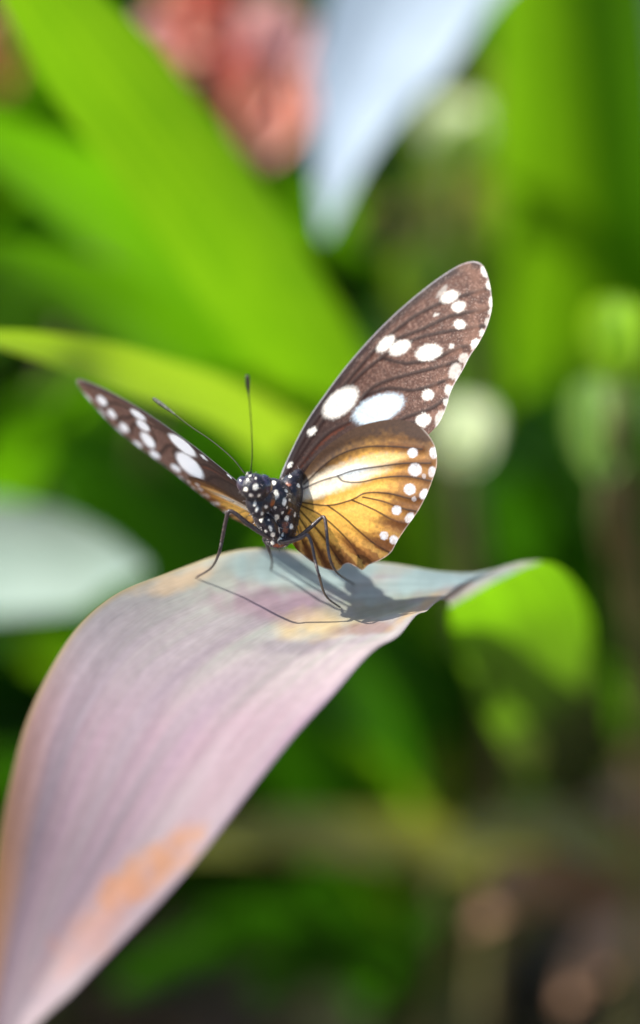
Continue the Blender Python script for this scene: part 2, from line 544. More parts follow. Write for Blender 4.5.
for pts, lab in [([(640, 900, 98, 60), (580, 880, 94, 80), (525, 885, 90, 80), (470, 930, 88, 40)], 'withered brown leaf at the lower right'),
                 ([(690, 850, 98, 60), (640, 800, 94, 80), (590, 790, 92, 80), (550, 830, 90, 40)], 'withered brown leaf under the green ones'),
                 ([(700, 960, 96, 60), (640, 940, 92, 70), (600, 960, 90, 70), (560, 1010, 88, 40)], 'withered brown leaf at the bottom right'),
                 ([(640, 860, 90, 40), (560, 830, 86, 60), (490, 840, 84, 66), (430, 880, 82, 30)], 'pale dry leaf low behind the mauve leaf')]:
    pts = [(a, b, c_ - 14, d) for a, b, c_, d in pts]
    leaf(host, pts, M_dry if 'pale' not in lab else M_olive, BASE0, roll=25, label=lab)

# --- the plant behind the butterfly, long green leaves thrown to the upper left
BASE1 = gpt(395, 1090)
p1 = thing('strap_leaf_plant', (BASE1.x, BASE1.y, 0), 'plant of long bright green straps leaning to upper left behind the butterfly', 'plant')
crown(p1, BASE1, 3, 8)
leaf(p1, [(410, 800, 84, 80), (400, 580, 72, 100), (335, 410, 62, 112), (235, 245, 55, 118), (125, 95, 51, 118), (30, -25, 48, 108), (-50, -130, 46, 70)],
     M_bright, BASE1, roll=-14, label='wide bright green leaf crossing the upper left')
leaf(p1, [(440, 760, 84, 70), (370, 560, 72, 80), (275, 390, 68, 60), (160, 250, 64, 76), (50, 172, 60, 100), (-80, 105, 57, 90)], M_mid, BASE1, roll=10)
leaf(p1, [(430, 780, 80, 70), (370, 600, 70, 80), (285, 450, 62, 70), (160, 335, 58, 74), (30, 272, 56, 74), (-90, 250, 55, 60)], M_mid, BASE1, roll=16)
leaf(p1, [(430, 800, 78, 50), (405, 640, 76, 60), (345, 500, 68, 62), (250, 418, 53, 52), (140, 374, 47, 46), (45, 347, 45.5, 42), (-60, 330, 43, 30)],
     M_lime, BASE1, roll=-6, label='narrow lime green leaf just behind the antennae')
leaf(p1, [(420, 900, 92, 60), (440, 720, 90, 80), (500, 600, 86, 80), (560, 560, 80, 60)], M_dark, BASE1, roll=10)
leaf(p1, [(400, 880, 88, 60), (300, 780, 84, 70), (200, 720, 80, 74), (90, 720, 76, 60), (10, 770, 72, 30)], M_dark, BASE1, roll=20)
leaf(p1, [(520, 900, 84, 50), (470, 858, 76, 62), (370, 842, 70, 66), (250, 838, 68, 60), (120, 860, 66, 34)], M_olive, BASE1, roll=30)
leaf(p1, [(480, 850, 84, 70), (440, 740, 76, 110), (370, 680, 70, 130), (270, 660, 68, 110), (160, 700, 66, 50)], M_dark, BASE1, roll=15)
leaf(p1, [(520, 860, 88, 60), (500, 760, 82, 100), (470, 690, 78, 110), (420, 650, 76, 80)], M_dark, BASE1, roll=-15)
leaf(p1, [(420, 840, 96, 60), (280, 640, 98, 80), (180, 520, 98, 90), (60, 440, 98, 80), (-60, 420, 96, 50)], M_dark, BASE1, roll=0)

fr = random.Random(19)
for (x0, y0, x1, y1, D_, wd_, mt_) in [
        (420, 900, 260, 560, 92, 50, M_mid), (430, 900, 190, 640, 88, 44, M_dark), (440, 900, 60, 560, 96, 60, M_mid), (420, 880, 40, 470, 90, 52, M_dark),
        (440, 880, 440, 640, 96, 50, M_mid), (450, 880, 540, 470, 98, 60, M_mid), (400, 960, 300, 900, 86, 36, M_dark), (380, 980, 200, 940, 84, 40, M_dark),
        (420, 960, 110, 1000, 84, 40, M_dark), (460, 930, 600, 740, 92, 46, M_dark), (400, 1000, 440, 930, 84, 30, M_dark), (370, 1000, 250, 1010, 84, 34, M_dark),
        (430, 880, 480, 780, 88, 46, M_olive), (400, 900, 20, 660, 94, 40, M_bright), (440, 880, 330, 680, 96, 34, M_bright), (440, 860, 470, 560, 100, 30, M_lime),
        (390, 900, 10, 400, 100, 46, M_mid), (380, 900, 60, 500, 104, 30, M_bright), (430, 860, 530, 600, 94, 34, M_mid), (400, 900, 150, 250, 104, 40, M_mid)]:
    mx_, my_ = (x0 + x1) / 2 + fr.uniform(-30, 30), (y0 + y1) / 2 - 40
    leaf(p1, [(x0, y0, D_ - 2, wd_ * .8), (mx_, my_, D_ - 6, wd_), (x1 * .8 + mx_ * .2, y1 * .8 + my_ * .2 - 12, D_ - 9, wd_ * .9), (x1, y1, D_ - 11, wd_ * .4)], mt_, BASE1, roll=fr.uniform(-25, 25))
for (x0, y0, x1, y1, D_, wd_, mt_) in [
        (690, 760, 590, 240, 96, 46, M_bright), (640, 700, 425, 120, 100, 54, M_lime), (640, 700, 470, 60, 104, 40, M_olive), (700, 760, 500, 560, 94, 50, M_mid), (690, 740, 640, 480, 88, 60, M_mid), (700, 740, 480, 330, 104, 50, M_dark),
        (700, 780, 560, 690, 90, 44, M_mid), (710, 780, 420, 360, 108, 60, M_mid), (700, 700, 575, 60, 92, 26, M_lime),
        (700, 720, 610, 560, 88, 34, M_bright), (690, 720, 470, 420, 100, 30, M_lime), (700, 720, 520, 620, 92, 30, M_mid), (690, 700, 400, 200, 108, 40, M_bright)]:
    mx_, my_ = (x0 + x1) / 2 + fr.uniform(-20, 20), (y0 + y1) / 2 - 30
    leaf(host, [(x0, y0, D_, wd_ * .8), (mx_, my_, D_ - 4, wd_), (x1 * .8 + mx_ * .2, y1 * .8 + my_ * .2 - 10, D_ - 7, wd_ * .9), (x1, y1, D_ - 9, wd_ * .4)], mt_, BASE0, roll=fr.uniform(-25, 25))

# --- silvery plant whose leaf hangs in from the top
BASE2 = Vector((30, 92, 0))
p2 = thing('silvery_plant', (BASE2.x, BASE2.y, 0), 'plant right of frame whose silvery blue leaf hangs in from the top', 'plant')
crown(p2, BASE2, 3, 9)
leaf(p2, [(660, 200, 88, 90), (640, -120, 80, 130), (540, -180, 70, 170), (442, -60, 70, 176), (388, 50, 68, 146), (348, 145, 66, 96), (324, 238, 64, 56)],
     M_silver, BASE2, roll=[0, 0, 0, 12, 22, 30, 30], label='silvery blue leaf tip hanging in from the top')
leaf(p2, [(680, 500, 90, 80), (660, 330, 88, 90), (610, 330, 84, 80), (595, 420, 80, 74), (590, 510, 78, 40)], M_lime, BASE2, roll=5)
leaf(p2, [(660, 330, 92, 50), (570, 200, 84, 60), (480, 140, 78, 64), (410, 190, 74, 40)], M_lime, BASE2, roll=8)
leaf(p2, [(660, 400, 94, 40), (600, 280, 88, 46), (470, 200, 84, 50), (370, 240, 80, 30)], M_olive, BASE2, roll=8)
leaf(p2, [(720, 500, 88, 80), (760, 300, 84, 90), (820, 250, 80, 80), (900, 300, 76, 60)], M_silver, BASE2)

# --- pale plant left of frame
BASE3 = Vector((-26, 82, 0))
p3 = thing('silvery_plant', (BASE3.x, BASE3.y, 0), 'plant left of frame with the pale grey green leaf tip reaching in at mid height', 'plant')
crown(p3, BASE3, 3, 9)
leaf(p3, [(-160, 640, 76, 100), (-110, 570, 72, 120), (-40, 555, 67, 128), (50, 556, 63, 112), (100, 558, 61, 92), (148, 568, 60, 56)],
     M_pale, BASE3, roll=[0, 0, 10, 20, 20, 20], label='pale grey green leaf tip at mid left')
leaf(p3, [(-140, 600, 80, 80), (-160, 350, 78, 90), (-140, 150, 72, 90), (-110, 20, 68, 60)], M_mid, BASE3)

# --- bud-like shapes made up to stand in for blurred highlights and leaves
def bokeh_shape(px, py, D, wpx, hpx, mat, name, label, cat, stem_to, group='blurred stand-ins for bright spots among the leaves'):
    c = P(px, py, D)
    g = stem_to
    t = thing(name, (g[0], g[1], 0), label, cat, group)
    V, F = tube([Vector(g), Vector(g).lerp(c, .5) + Vector((1, 0, 3)), c - UP * px2cm(hpx * .5, D)], [.4, .3, .3], 20, 8)
    mesh_obj('stalk', V, F, M_stem, t)
    R_ = px2cm(wpx / 2, D); Hh = px2cm(hpx, D)
    for k in range(5):
        a = k * 2 * math.pi / 5 + .3
        o = Vector((math.cos(a), math.sin(a), 0))
        V, F, U = ribbon([c - UP * (Hh * .5), c - UP * (Hh * .15) + o * R_ * .55, c + UP * (Hh * .25) + o * R_ * .6, c + UP * (Hh * .5) + o * R_ * .25],
                         [R_ * .5, R_ * 1.1, R_ * 1.0, R_ * .4], n=20, nv=7, camber=.3)
        mesh_obj('bract', V, F, mat, t, uvs=U)
    return t


M_cream_green = leaf_mat('pale_standin', (.20, .36, .07), (.34, .48, .16), .4, (.45, .7, .12))
M_yellow_green = leaf_mat('yellow_green_standin', (.22, .42, .01), (.34, .55, .02), .4, (.5, .8, .02))
M_white_highlight = leaf_mat('cream_highlight', (.72, .80, .50), (.85, .90, .62), .4, (.9, .95, .6))  # very pale so the made-up shape reads as a highlight
M_pink_a = leaf_mat('salmon_bract', (.75, .28, .19), (.85, .40, .29), .35, (.9, .4, .25))
M_pink_b = leaf_mat('crimson_bract', (.38, .03, .03), (.55, .07, .06), .35, (.7, .08, .05))
M_pink_c = leaf_mat('rose_bract', (.70, .36, .34), (.82, .52, .48), .35, (.9, .5, .45))
def under(px, py, D, away):
    q = P(px, py, D)
    return (q.x, q.y + away, -.5)


bokeh_shape(464, 432, 70, 54, 66, M_white_highlight, 'bokeh_standin', 'cream green stand-in for a blurred highlight right of the butterfly wing', 'flower bud', under(470, 700, 76, 4))
bokeh_shape(455, 128, 78, 56, 62, M_white_highlight, 'bokeh_standin', 'cream stand-in for a blurred highlight right of the silvery leaf near the top', 'flower bud', under(452, 700, 78, 12))
bokeh_shape(426, 285, 72, 62, 74, M_lime, 'bokeh_standin', 'lime green stand-in for a blurred highlight above and left of the wing tip', 'flower bud', under(430, 700, 74, 8))
bokeh_shape(398, 224, 76, 74, 40, M_olive, 'bokeh_standin', 'brown dry pod below the silvery leaf', 'flower bud', under(400, 700, 76, 14))
bokeh_shape(616, 338, 56, 56, 84, M_yellow_green, 'bokeh_standin', 'lime stand-in for a blurred pale leaf at the right edge above the large pale green one', 'flower bud', under(640, 700, 74, 6))
bokeh_shape(602, 428, 58, 60, 104, M_cream_green, 'bokeh_standin', 'large pale green stand-in for a blurred leaf at the right edge below the lime one', 'flower bud', under(640, 720, 86, 4))


# --- red and salmon flower heads at the top
def flower(name, px, py, D, foot, label, petals):
    c = P(px, py, D)
    t = thing(name, (foot[0], foot[1], 0), label, 'flower', 'red and salmon flowers at the top')
    V, F = tube([Vector(foot), Vector(foot).lerp(c, .5) + Vector((-1, 0, 3)), c], [.6, .5, .45], 24, 10)
    mesh_obj('stalk', V, F, M_stem, t)
    for (dx, dy, dz, L_, w_, mat) in petals:
        d = (RT * dx - UP * dy + FWD * dz)
        tip = c + d * px2cm(1, D)
        mid = c.lerp(tip, .55) + UP * .4
        ww = px2cm(w_, D)
        V, F, U = ribbon([c, mid, tip], [ww * .6, ww, ww * .7], n=26, nv=9, camber=.28)
        mesh_obj('bract', V, F, mat, t, uvs=U)
    return t


flower('flower', 205, 62, 74, (-14, 112, 0), 'rose and crimson flower at the top between the bright green leaf and the silvery leaf',
       [(-50, -52, 0, 1, 70, M_pink_a), (-10, -85, 4, 1, 60, M_pink_b), (35, -55, 0, 1, 60, M_pink_b), (-75, -20, 6, 1, 46, M_pink_c),
        (25, 40, 0, 1, 50, M_pink_b), (-15, -30, -14, 1, 60, M_pink_a)])
flower('flower', 272, 80, 70, (-8, 116, 0), 'salmon flower partly behind the silvery leaf',
       [(5, -72, 0, 1, 74, M_pink_c), (-6, 84, -3, 1, 64, M_pink_a), (-30, 55, -4, 1, 50, M_pink_a), (-45, -5, 8, 1, 40, M_pink_b), (25, 60, 0, 1, 60, M_pink_a), (30, -60, -4, 1, 74, M_pink_c)])
flower('flower', -25, 60, 80, (-26, 110, 0), 'orange red flower at the left edge near the top',
       [(28, -30, 0, 1, 34, M_pink_a), (32, 30, 0, 1, 36, M_pink_b), (0, -50, 0, 1, 36, M_pink_b), (-30, 0, 0, 1, 36, M_pink_a)])


# --- rosettes standing further back, and the leafy mass behind them
def rosette(name, x, y, mat, nleaf, length, wid, label, seed):
    r = random.Random(seed)
    t = thing(name, (x, y, 0), label, 'plant', 'leafy rosettes growing on the soil behind')
    crown(t, (x, y, 0), 2.2, 6)
    for k in range(nleaf):
        V, F, U = ground_leaf(t, (x, y, 1), k * 2.399 + r.uniform(-.2, .2), length * r.uniform(.75, 1.15), wid * r.uniform(.8, 1.2), mat,
                              r.uniform(.8, 1.15), r.uniform(.6, 1.1), tilt=r.uniform(-.3, .3))
        mesh_obj('leaf', V, F, mat, t, uvs=U)


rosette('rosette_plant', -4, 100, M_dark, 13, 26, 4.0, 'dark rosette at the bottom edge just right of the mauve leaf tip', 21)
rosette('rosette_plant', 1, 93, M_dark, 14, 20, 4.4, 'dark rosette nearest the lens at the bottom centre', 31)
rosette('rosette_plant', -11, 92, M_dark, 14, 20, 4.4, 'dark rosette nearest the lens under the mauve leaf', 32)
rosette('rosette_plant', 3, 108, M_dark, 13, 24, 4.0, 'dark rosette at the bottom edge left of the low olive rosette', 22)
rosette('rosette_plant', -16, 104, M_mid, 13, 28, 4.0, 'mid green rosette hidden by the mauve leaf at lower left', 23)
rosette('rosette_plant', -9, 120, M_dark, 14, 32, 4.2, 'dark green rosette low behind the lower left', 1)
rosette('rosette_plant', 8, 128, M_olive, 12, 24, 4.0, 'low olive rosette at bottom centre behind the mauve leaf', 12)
rosette('rosette_plant', 10, 150, M_mid, 13, 50, 5.2, 'tall green rosette standing behind the bright butterfly wing', 2)
rosette('rosette_plant', -28, 150, M_mid, 13, 52, 5.2, 'tall green rosette behind the left edge', 3)
rosette('rosette_plant', 38, 150, M_mid, 12, 50, 5.5, 'tall green rosette behind the right edge', 4)


def undergrowth():
    r = random.Random(11)
    V, F, U = [], [], []
    for k in range(900):
        y = 150 + 330 * r.random() ** 1.3
        x = r.uniform(-1, 1) * (60 + y * .45)
        if 6 < x < 60 and y < 190: y += 70
        v, f, u = ground_leaf(None, (x, y, -1), r.uniform(0, 6.283), r.uniform(25, 60), r.uniform(3, 6), None, r.uniform(.8, 1.3), r.uniform(.4, 1.0), n=9, tilt=r.uniform(-.5, .5))
        o = len(V)
        V += v; U += u
        F += [tuple(i + o for i in q) for q in f]
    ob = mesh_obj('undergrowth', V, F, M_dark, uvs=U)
    tag(ob, 'dense dark green strap leaves filling the ground behind', 'undergrowth', kind='stuff')


undergrowth()


def litter():
    r = random.Random(5)
    V, F, U = [], [], []
    for k in range(420):
        x = r.uniform(-40, 60); y = r.uniform(85, 190)
        a = r.uniform(0, 6.28); L_ = r.uniform(2, 7)
        d = Vector((math.cos(a), math.sin(a), 0)); s_ = Vector((-d.y, d.x, 0)); wd = L_ * r.uniform(.15, .35)
        z = r.uniform(.3, 1.6); o = len(V)
        for i in range(7):
            f = i / 6; w_ = wd * math.sin(math.pi * (f * .9 + .05))
            for j in range(3):
                q = j - 1
                V.append(Vector((x, y, z)) + d * (L_ * (f - .5)) + s_ * (w_ * q) + Vector((0, 0, abs(q) * w_ * .4 + math.sin(f * 3.1) * L_ * .12)))
                U.append((j / 2, f))
        F += [tuple(i + o for i in q) for q in grid_faces(7, 3)]
    ob = mesh_obj('leaf_litter', V, F, M_dry, uvs=U)
    tag(ob, 'brown dead leaves lying on the soil', 'leaf litter', kind='stuff')


litter()

# ------------------------------------------------------------------ the butterfly
ROOT = P(278, 545, 38.4)
bf = thing('butterfly', on_leaf(275, 590), 'dark brown butterfly with white spots and amber hindwings standing on the mauve leaf', 'butterfly')

fore = [(281, 490), (280, 477), (291, 451), (306, 422), (324, 395.5), (345.5, 366.8), (370.6, 338), (395.8, 313), (421, 291.3), (442.5, 275.3),
        (460, 264.8), (473, 261.2), (482, 264.5), (487.8, 276), (491.2, 292), (492, 307.5), (487.4, 325.5), (478.8, 343), (470, 356), (462.6, 370.4),
        (454.5, 384), (450, 394), (447, 405), (443, 415.3), (436, 427), (420, 440), (385, 450), (345, 468), (312, 492), (295, 510), (286, 506)]
hind = [(290, 505), (297, 490), (306, 470), (325, 448), (353, 429), (382, 420.5), (405, 420.5), (422, 428), (431.7, 439.4), (436, 450.6), (437, 464.7),
        (433, 478.8), (427.5, 493), (419, 509.7), (409, 524), (398, 540), (391, 552.5), (380, 560.3), (369, 564.8), (362.5, 570), (356, 567), (349, 563.6),
        (343.7, 565), (338, 570.6), (326, 569), (312, 562), (301, 553.3), (294, 546), (290, 535), (289, 518)]


def wing_grid(outline, centre, N=460, R=130):
    o = np.array(outline + [outline[0]], float)
    p = np.vstack([o[-2], o, o[1]])
    m = len(o) - 1
    t = np.linspace(0, m - 1e-6, N + 1)[:-1]
    i = np.floor(t).astype(int); f = (t - i)[:, None]
    a, b, c, d = p[i], p[i + 1], p[i + 2], p[i + 3]
    e = .5 * (2 * b + (c - a) * f + (2 * a - 5 * b + 4 * c - d) * f ** 2 + (3 * b - a - 3 * c + d) * f ** 3)
    c0 = np.array(centre)
    rr = np.linspace(0.004, 1, R)
    pts = c0 + rr[:, None, None] * (e[None] - c0)
    pts = pts.reshape(-1, 2)
    F = grid_faces(R, N, True)
    F.append(tuple(range(N - 1, -1, -1)))
    return pts, F, np.repeat(rr, N)


def vnoise(pts, s, seed=0):
    rs = np.random.RandomState(seed)
    g = rs.rand(257, 257)
    q = pts * s
    i = np.floor(q).astype(int); f = q - i; f = f * f * (3 - 2 * f)
    a = g[i[:, 0] % 256, i[:, 1] % 256]; b = g[(i[:, 0] + 1) % 256, i[:, 1] % 256]
    c = g[i[:, 0] % 256, (i[:, 1] + 1) % 256]; d = g[(i[:, 0] + 1) % 256, (i[:, 1] + 1) % 256]
    return (a * (1 - f[:, 0]) + b * f[:, 0]) * (1 - f[:, 1]) + (c * (1 - f[:, 0]) + d * f[:, 0]) * f[:, 1]


def mixc(c, col, k):
    k = np.clip(k, 0, 1)[:, None]
    return c * (1 - k) + np.array(col) * k


def sst(a, b, x):
    t = np.clip((x - a) / (b - a), 0, 1)
    return t * t * (3 - 2 * t)


def ell(p, x, y, a, b, ang):
    th = math.radians(ang)
    dx, dy = p[:, 0] - x, p[:, 1] - y
    return np.sqrt(((dx * math.cos(th) + dy * math.sin(th)) / a) ** 2 + ((-dx * math.sin(th) + dy * math.cos(th)) / b) ** 2)


def dline(p, pl):
    q = cr(pl, 40)
    best = np.full(len(p), 1e9); tt = np.zeros(len(p))
    for k in range(39):
        a, b = q[k], q[k + 1]
        ab = b - a
        t = np.clip(((p - a) @ ab) / (ab @ ab + 1e-9), 0, 1)
        d = np.hypot(*(p - a - t[:, None] * ab).T)
        m = d < best
        best[m] = d[m]; tt[m] = (k + t[m]) / 39
    return best, tt


c1 = lambda L_: [(x / 2.783 + 270, y / 2.783 + 250) for x, y in L_]
c2 = lambda L_: [(x / 3.555 + 270, y / 3.555 + 400) for x, y in L_]
FV = [c1([(45, 620), (110, 500), (200, 385), (290, 280), (380, 200), (470, 150), (560, 120), (612, 105)]),
      c1([(290, 280), (360, 245), (420, 222), (500, 185), (560, 172), (615, 160)]),
      c1([(50, 620), (130, 500), (220, 380), (310, 300), (400, 250), (500, 225), (600, 210)]),
      c1([(310, 300), (380, 315), (460, 300), (520, 275), (585, 255)]),
      c1([(60, 630), (150, 520), (230, 470), (262, 405), (310, 370), (390, 345), (470, 325), (550, 300)]),
      c1([(262, 405), (330, 385), (400, 390), (470, 370), (530, 340)]),
      c1([(230, 470), (300, 500), (380, 465), (450, 440), (500, 405)]),
      c1([(70, 630), (180, 540), (300, 500), (400, 480), (470, 475)])]
FS = [(449.7, 296.7, 10, 6.2, -25, 1), (458.6, 306.8, 7.5, 6, -10, 1), (459.7, 324.7, 6.5, 5, 0, 1), (385.7, 344, 11.5, 6, -42, 1),
      (400, 347.7, 12, 7, -25, 1), (428.8, 352.4, 14, 8.5, -14, 1), (340.5, 402.7, 22, 12, -40, 1), (378.5, 409, 28, 14, -22, 1.2),
      (312, 431.5, 6, 3.6, -48, 1), (428, 394.8, 6.5, 5.8, -20, 1), (423.4, 420, 8, 7, -20, 1), (449, 390, 5, 6, 10, .7), (440, 418, 5, 9, 20, .55),
      (455, 371, 6, 9, 25, .6), (464, 358, 6, 5, -30, .55), (484.5, 271.6, 3.6, 6, -20, .95), (489, 285, 3.2, 5.2, -8, .9), (491, 302, 2.6, 6, 0, .8),
      (475.5, 344, 6, 4.5, -50, .95), (451.5, 346.3, 3, 2.4, 0, .8), (436, 314.7, 2.6, 1.8, -20, .7), (289.8, 465, 3.2, 2.4, -50, 1), (442, 292, 8, 3, -50, .4),
      (487, 322, 2.6, 5, 12, .5), (467, 364, 3, 5, 30, .5), (490.5, 312, 2.4, 4, 8, .75), (482, 333, 3, 4, 20, .7), (458, 378, 3.5, 3.5, 0, .7), (446, 402, 3, 4, 0, .7), (284, 479, 2.6, 2, 0, 1), (292, 476, 2, 2.6, 0, .9)]
HV = [c2([(110, 320), (175, 290), (240, 270), (300, 250), (400, 235), (480, 225), (570, 225)]),
      c2([(240, 270), (262, 289), (320, 292), (400, 276), (490, 272), (580, 290)]),
      c2([(100, 362), (205, 375), (290, 355), (340, 331), (420, 332), (500, 350), (560, 345)]),
      c2([(290, 355), (370, 390), (450, 432), (520, 440)]),
      c2([(330, 345), (400, 360), (470, 385), (540, 400)]),
      c2([(205, 375), (260, 415), (310, 460), (370, 510), (430, 545)]),
      c2([(100, 370), (180, 410), (250, 470), (300, 530), (335, 600)]),
      c2([(95, 380), (150, 440), (200, 500), (240, 560), (262, 588)]),
      c2([(90, 395), (130, 460), (170, 530), (205, 600)]),
      c2([(85, 420), (105, 480), (135, 540), (150, 578)]),
      c2([(85, 520), (120, 555), (155, 578)]),
      c2([(120, 300), (220, 210), (320, 170), (430, 165), (540, 175)])]
HS = [(412.6, 452.9, 5, 4.8, 0, 1), (414.9, 469.8, 6.6, 6.4, 0, 1), (409.8, 489.2, 5.8, 5.6, 0, 1), (396.6, 510.3, 4.8, 4.6, 0, 1), (384, 535.6, 4.3, 4.2, 0, .9),
      (433.7, 452.6, 4.2, 5.8, 0, .85), (432, 471.7, 3.6, 5.4, 10, .8), (424, 494, 4, 5.6, 30, .85), (409.5, 517.5, 4, 5.6, 40, .85), (394, 540, 4.6, 4.2, 40, .85),
      (424, 476, 2.2, 2.6, 0, .4), (414, 499, 2.2, 2.6, 0, .4)]


LFS = [(453, 294, 14, 5, -18, 1), (461, 306, 12, 4.6, -18, 1), (464, 321, 12, 4.6, -18, 1), (475, 338, 12, 4.4, -18, .9), (453, 361, 14, 5, -18, 1),
       (431, 389, 13, 5, -18, 1), (424, 417, 12, 5, -18, 1), (385.7, 344, 15, 5.5, -35, 1), (402, 349, 15, 6, -25, 1), (430, 353, 17, 8, -16, 1),
       (340.5, 402.7, 24, 11, -38, 1), (378.5, 409, 30, 14, -22, 1.2), (312, 431.5, 6, 3, -48, .8), (486, 274, 6, 5, -20, .8), (489, 292, 6, 5, -20, .7),
       (488, 314, 6, 5, -18, .7), (468, 360, 6, 5, -18, .6), (450, 396, 6, 4, -18, .6), (289.8, 465, 3.2, 2.4, -50, 1)]


def fore_cols(p, rim=1.0):
    n1, n2, n3 = vnoise(p, .8, 1), vnoise(p, .33, 2), vnoise(p, 1.6, 3)
    c = np.tile(lin(92, 60, 48), (len(p), 1))
    c = mixc(c, lin(160, 124, 108), sst(.5, .9, n1) * .55)
    c = mixc(c, lin(66, 42, 36), sst(.5, .85, n2) * .5)
    # darker towards the root and the leading edge
    rx, ry = p[:, 0] - 283, p[:, 1] - 485
    along = (rx * .68 - ry * .73)
    c = mixc(c, lin(40, 27, 26), sst(165, 50, along + (n2 - .5) * 50) * .8)
    d, _ = dline(p, fore[1:12])
    c = mixc(c, lin(34, 26, 30), sst(10, 3, d) * .8)
    c = mixc(c, lin(190, 185, 190), sst(1.5, .5, d) * .75)  # white sunlit line along the costa, painted in
    # coppery streak along the base veins
    d, _ = dline(p, [(287, 490), (300, 466), (322, 442), (352, 420)])
    c = mixc(c, lin(120, 60, 35), sst(3, .6, d + (n1 - .5) * 3) * .55)
    # pale specks
    c = mixc(c, lin(205, 180, 165), sst(.80, .93, n3) * sst(110, 170, along) * .6)
    for v in FV:
        d, t = dline(p, v)
        c = mixc(c, lin(38, 18, 14), sst(3.2, .6, d) * .85)
    # warm streak between the veins near the outer margin
    do, _ = dline(p, fore[11:25])
    c = mixc(c, lin(165, 120, 98), sst(26, 8, do) * sst(.3, .7, vnoise(p, .12, 8)) * .35)
    c = mixc(c, lin(225, 215, 215), sst(1.6, .4, do) * .55)
    for x, y, a, b, ang, k in (LFS if rim > 1 else FS):
        q_ = 1 if rim > 1 else .93
        e = ell(p, x, y, a * q_, b * q_, ang) + (n1 - .5) * (2.0 / b) + (n3 - .5) * (1.5 / b)
        wcol = lin(208, 224, 236) if a > 25 else lin(238, 232, 222)
        if rim > 1: wcol = lin(252, 252, 250)  # left wing spots painted whiter to look sunlit
        c = mixc(c, wcol, sst(1.2, .84, e) * min(1, k))
    return c


def hind_cols(p):
    n1, n2, n3 = vnoise(p, .8, 11), vnoise(p, .3, 12), vnoise(p, 1.5, 13)
    c = np.tile(lin(244, 184, 84), (len(p), 1))
    c = mixc(c, lin(206, 134, 58), sst(520, 565, p[:, 1]) * .85)
    root = np.array([292., 500.])
    rr = np.hypot(p[:, 0] - root[0], p[:, 1] - root[1])
    ang = np.degrees(np.arctan2(-(p[:, 1] - root[1]), p[:, 0] - root[0]))
    do, _ = dline(p, hind[7:27])
    # brown outer band, widest at the top
    wband = 34 + 26 * sst(-20, 30, ang) - 20 * sst(-30, -75, ang)
    c = mixc(c, lin(150, 100, 52), sst(wband, wband * .45, do + (n2 - .5) * 10) * .85)
    c = mixc(c, lin(98, 66, 42), sst(16, 2, do + (n2 - .5) * 6) * .55)
    # dark costal band
    dc, _ = dline(p, hind[1:8])
    c = mixc(c, lin(120, 84, 45), sst(36, 18, dc + (n2 - .5) * 8) * sst(296, 325, p[:, 0]) * .8)
    c = mixc(c, lin(66, 45, 34), sst(25, 7, dc + (n2 - .5) * 8) * .92)
    c = mixc(c, lin(190, 140, 60), sst(10, 2, np.abs(dc - 20)) * sst(320, 300, p[:, 0]) * .4)
    # white flash in the cell
    e = ell(p, 345, 476, 44, 11, -19) + (n2 - .5) * .25
    c = mixc(c, lin(252, 236, 205), sst(1.5, .6, e))
    e = ell(p, 318, 489, 24, 9, -18) + (n2 - .5) * .2
    c = mixc(c, lin(252, 240, 215), sst(1.3, .4, e))
    e = ell(p, 352, 471, 22, 5.5, -12)
    c = mixc(c, lin(238, 244, 244), sst(1.2, .4, e))
    e = ell(p, 384, 459, 26, 5, -8)
    c = mixc(c, lin(242, 205, 130), sst(1.3, .4, e) * .8)
    # veins, each with a smoky fringe that widens towards the margin
    for v in HV:
        d, t = dline(p, v)
        c = mixc(c, lin(92, 52, 24), sst(6.0, .6, d) * sst(.3, .9, t) * .75 * sst(0, 12, do + 6))
        c = mixc(c, lin(50, 32, 20), sst(1.35, .35, d) * .85)
    # folds between the veins
    rays = np.sin(ang * .52 + 1.5 + n2 * 1.2)
    c = mixc(c, lin(96, 54, 22), sst(.0, .9, rays) * sst(50, 12, do) * sst(14, -8, ang) * .8)
    c = mixc(c, lin(240, 190, 100), sst(.3, .9, -rays) * sst(38, 10, do) * sst(-5, -25, ang) * .35)
    c = mixc(c, lin(215, 205, 195), sst(1.4, .4, do) * .35)
    c = c * (1 + (n3[:, None] - .5) * .16)
    for x, y, a, b, an, k in HS:
        e = ell(p, x, y, a, b, an) + (n1 - .5) * (1.0 / b)
        c = mixc(c, lin(226, 226, 230), sst(1.2, .8, e) * k * (.95 - .25 * (n2 > .6)))
    return np.clip(c, 0, 1)


M_wing = attr_mat('wing_scales', .5, .55, .22, 2600, .16, .00004, sheen=.04, tboost=1.4)
pf, ff, rf = wing_grid(fore, (385, 372))
ph_, fh, rh = wing_grid(hind, (352, 498))
fcol, hcol = fore_cols(pf), hind_cols(ph_)
ridge_f = np.zeros(len(pf)); ridge_h = np.zeros(len(ph_))
for v in FV:
    d, _ = dline(pf, v); ridge_f += .005 * np.exp(-(d / 2.2) ** 2)
for v in HV:
    d, _ = dline(ph_, v); ridge_h += .006 * np.exp(-(d / 2.0) ** 2)
    d, _ = dline(ph_, v); ridge_h -= .008 * np.exp(-((d - 6) / 4) ** 2)


def wing_right(p, ridge, layer):
    """this wing stands almost square to the lens; tip leaning in, hind part leaning away"""
    V = []
    for (x, y), r in zip(p, ridge):
        rx, ry = x - 285, y - 490
        D = 38.60 - .0045 * rx - .0050 * ry + layer - r
        D += .16 * math.sin(max(0, rx) / 210 * math.pi)      # slight belly
        V.append(P(x, y, D + .00004 * max(0, ry) ** 2))
    return V


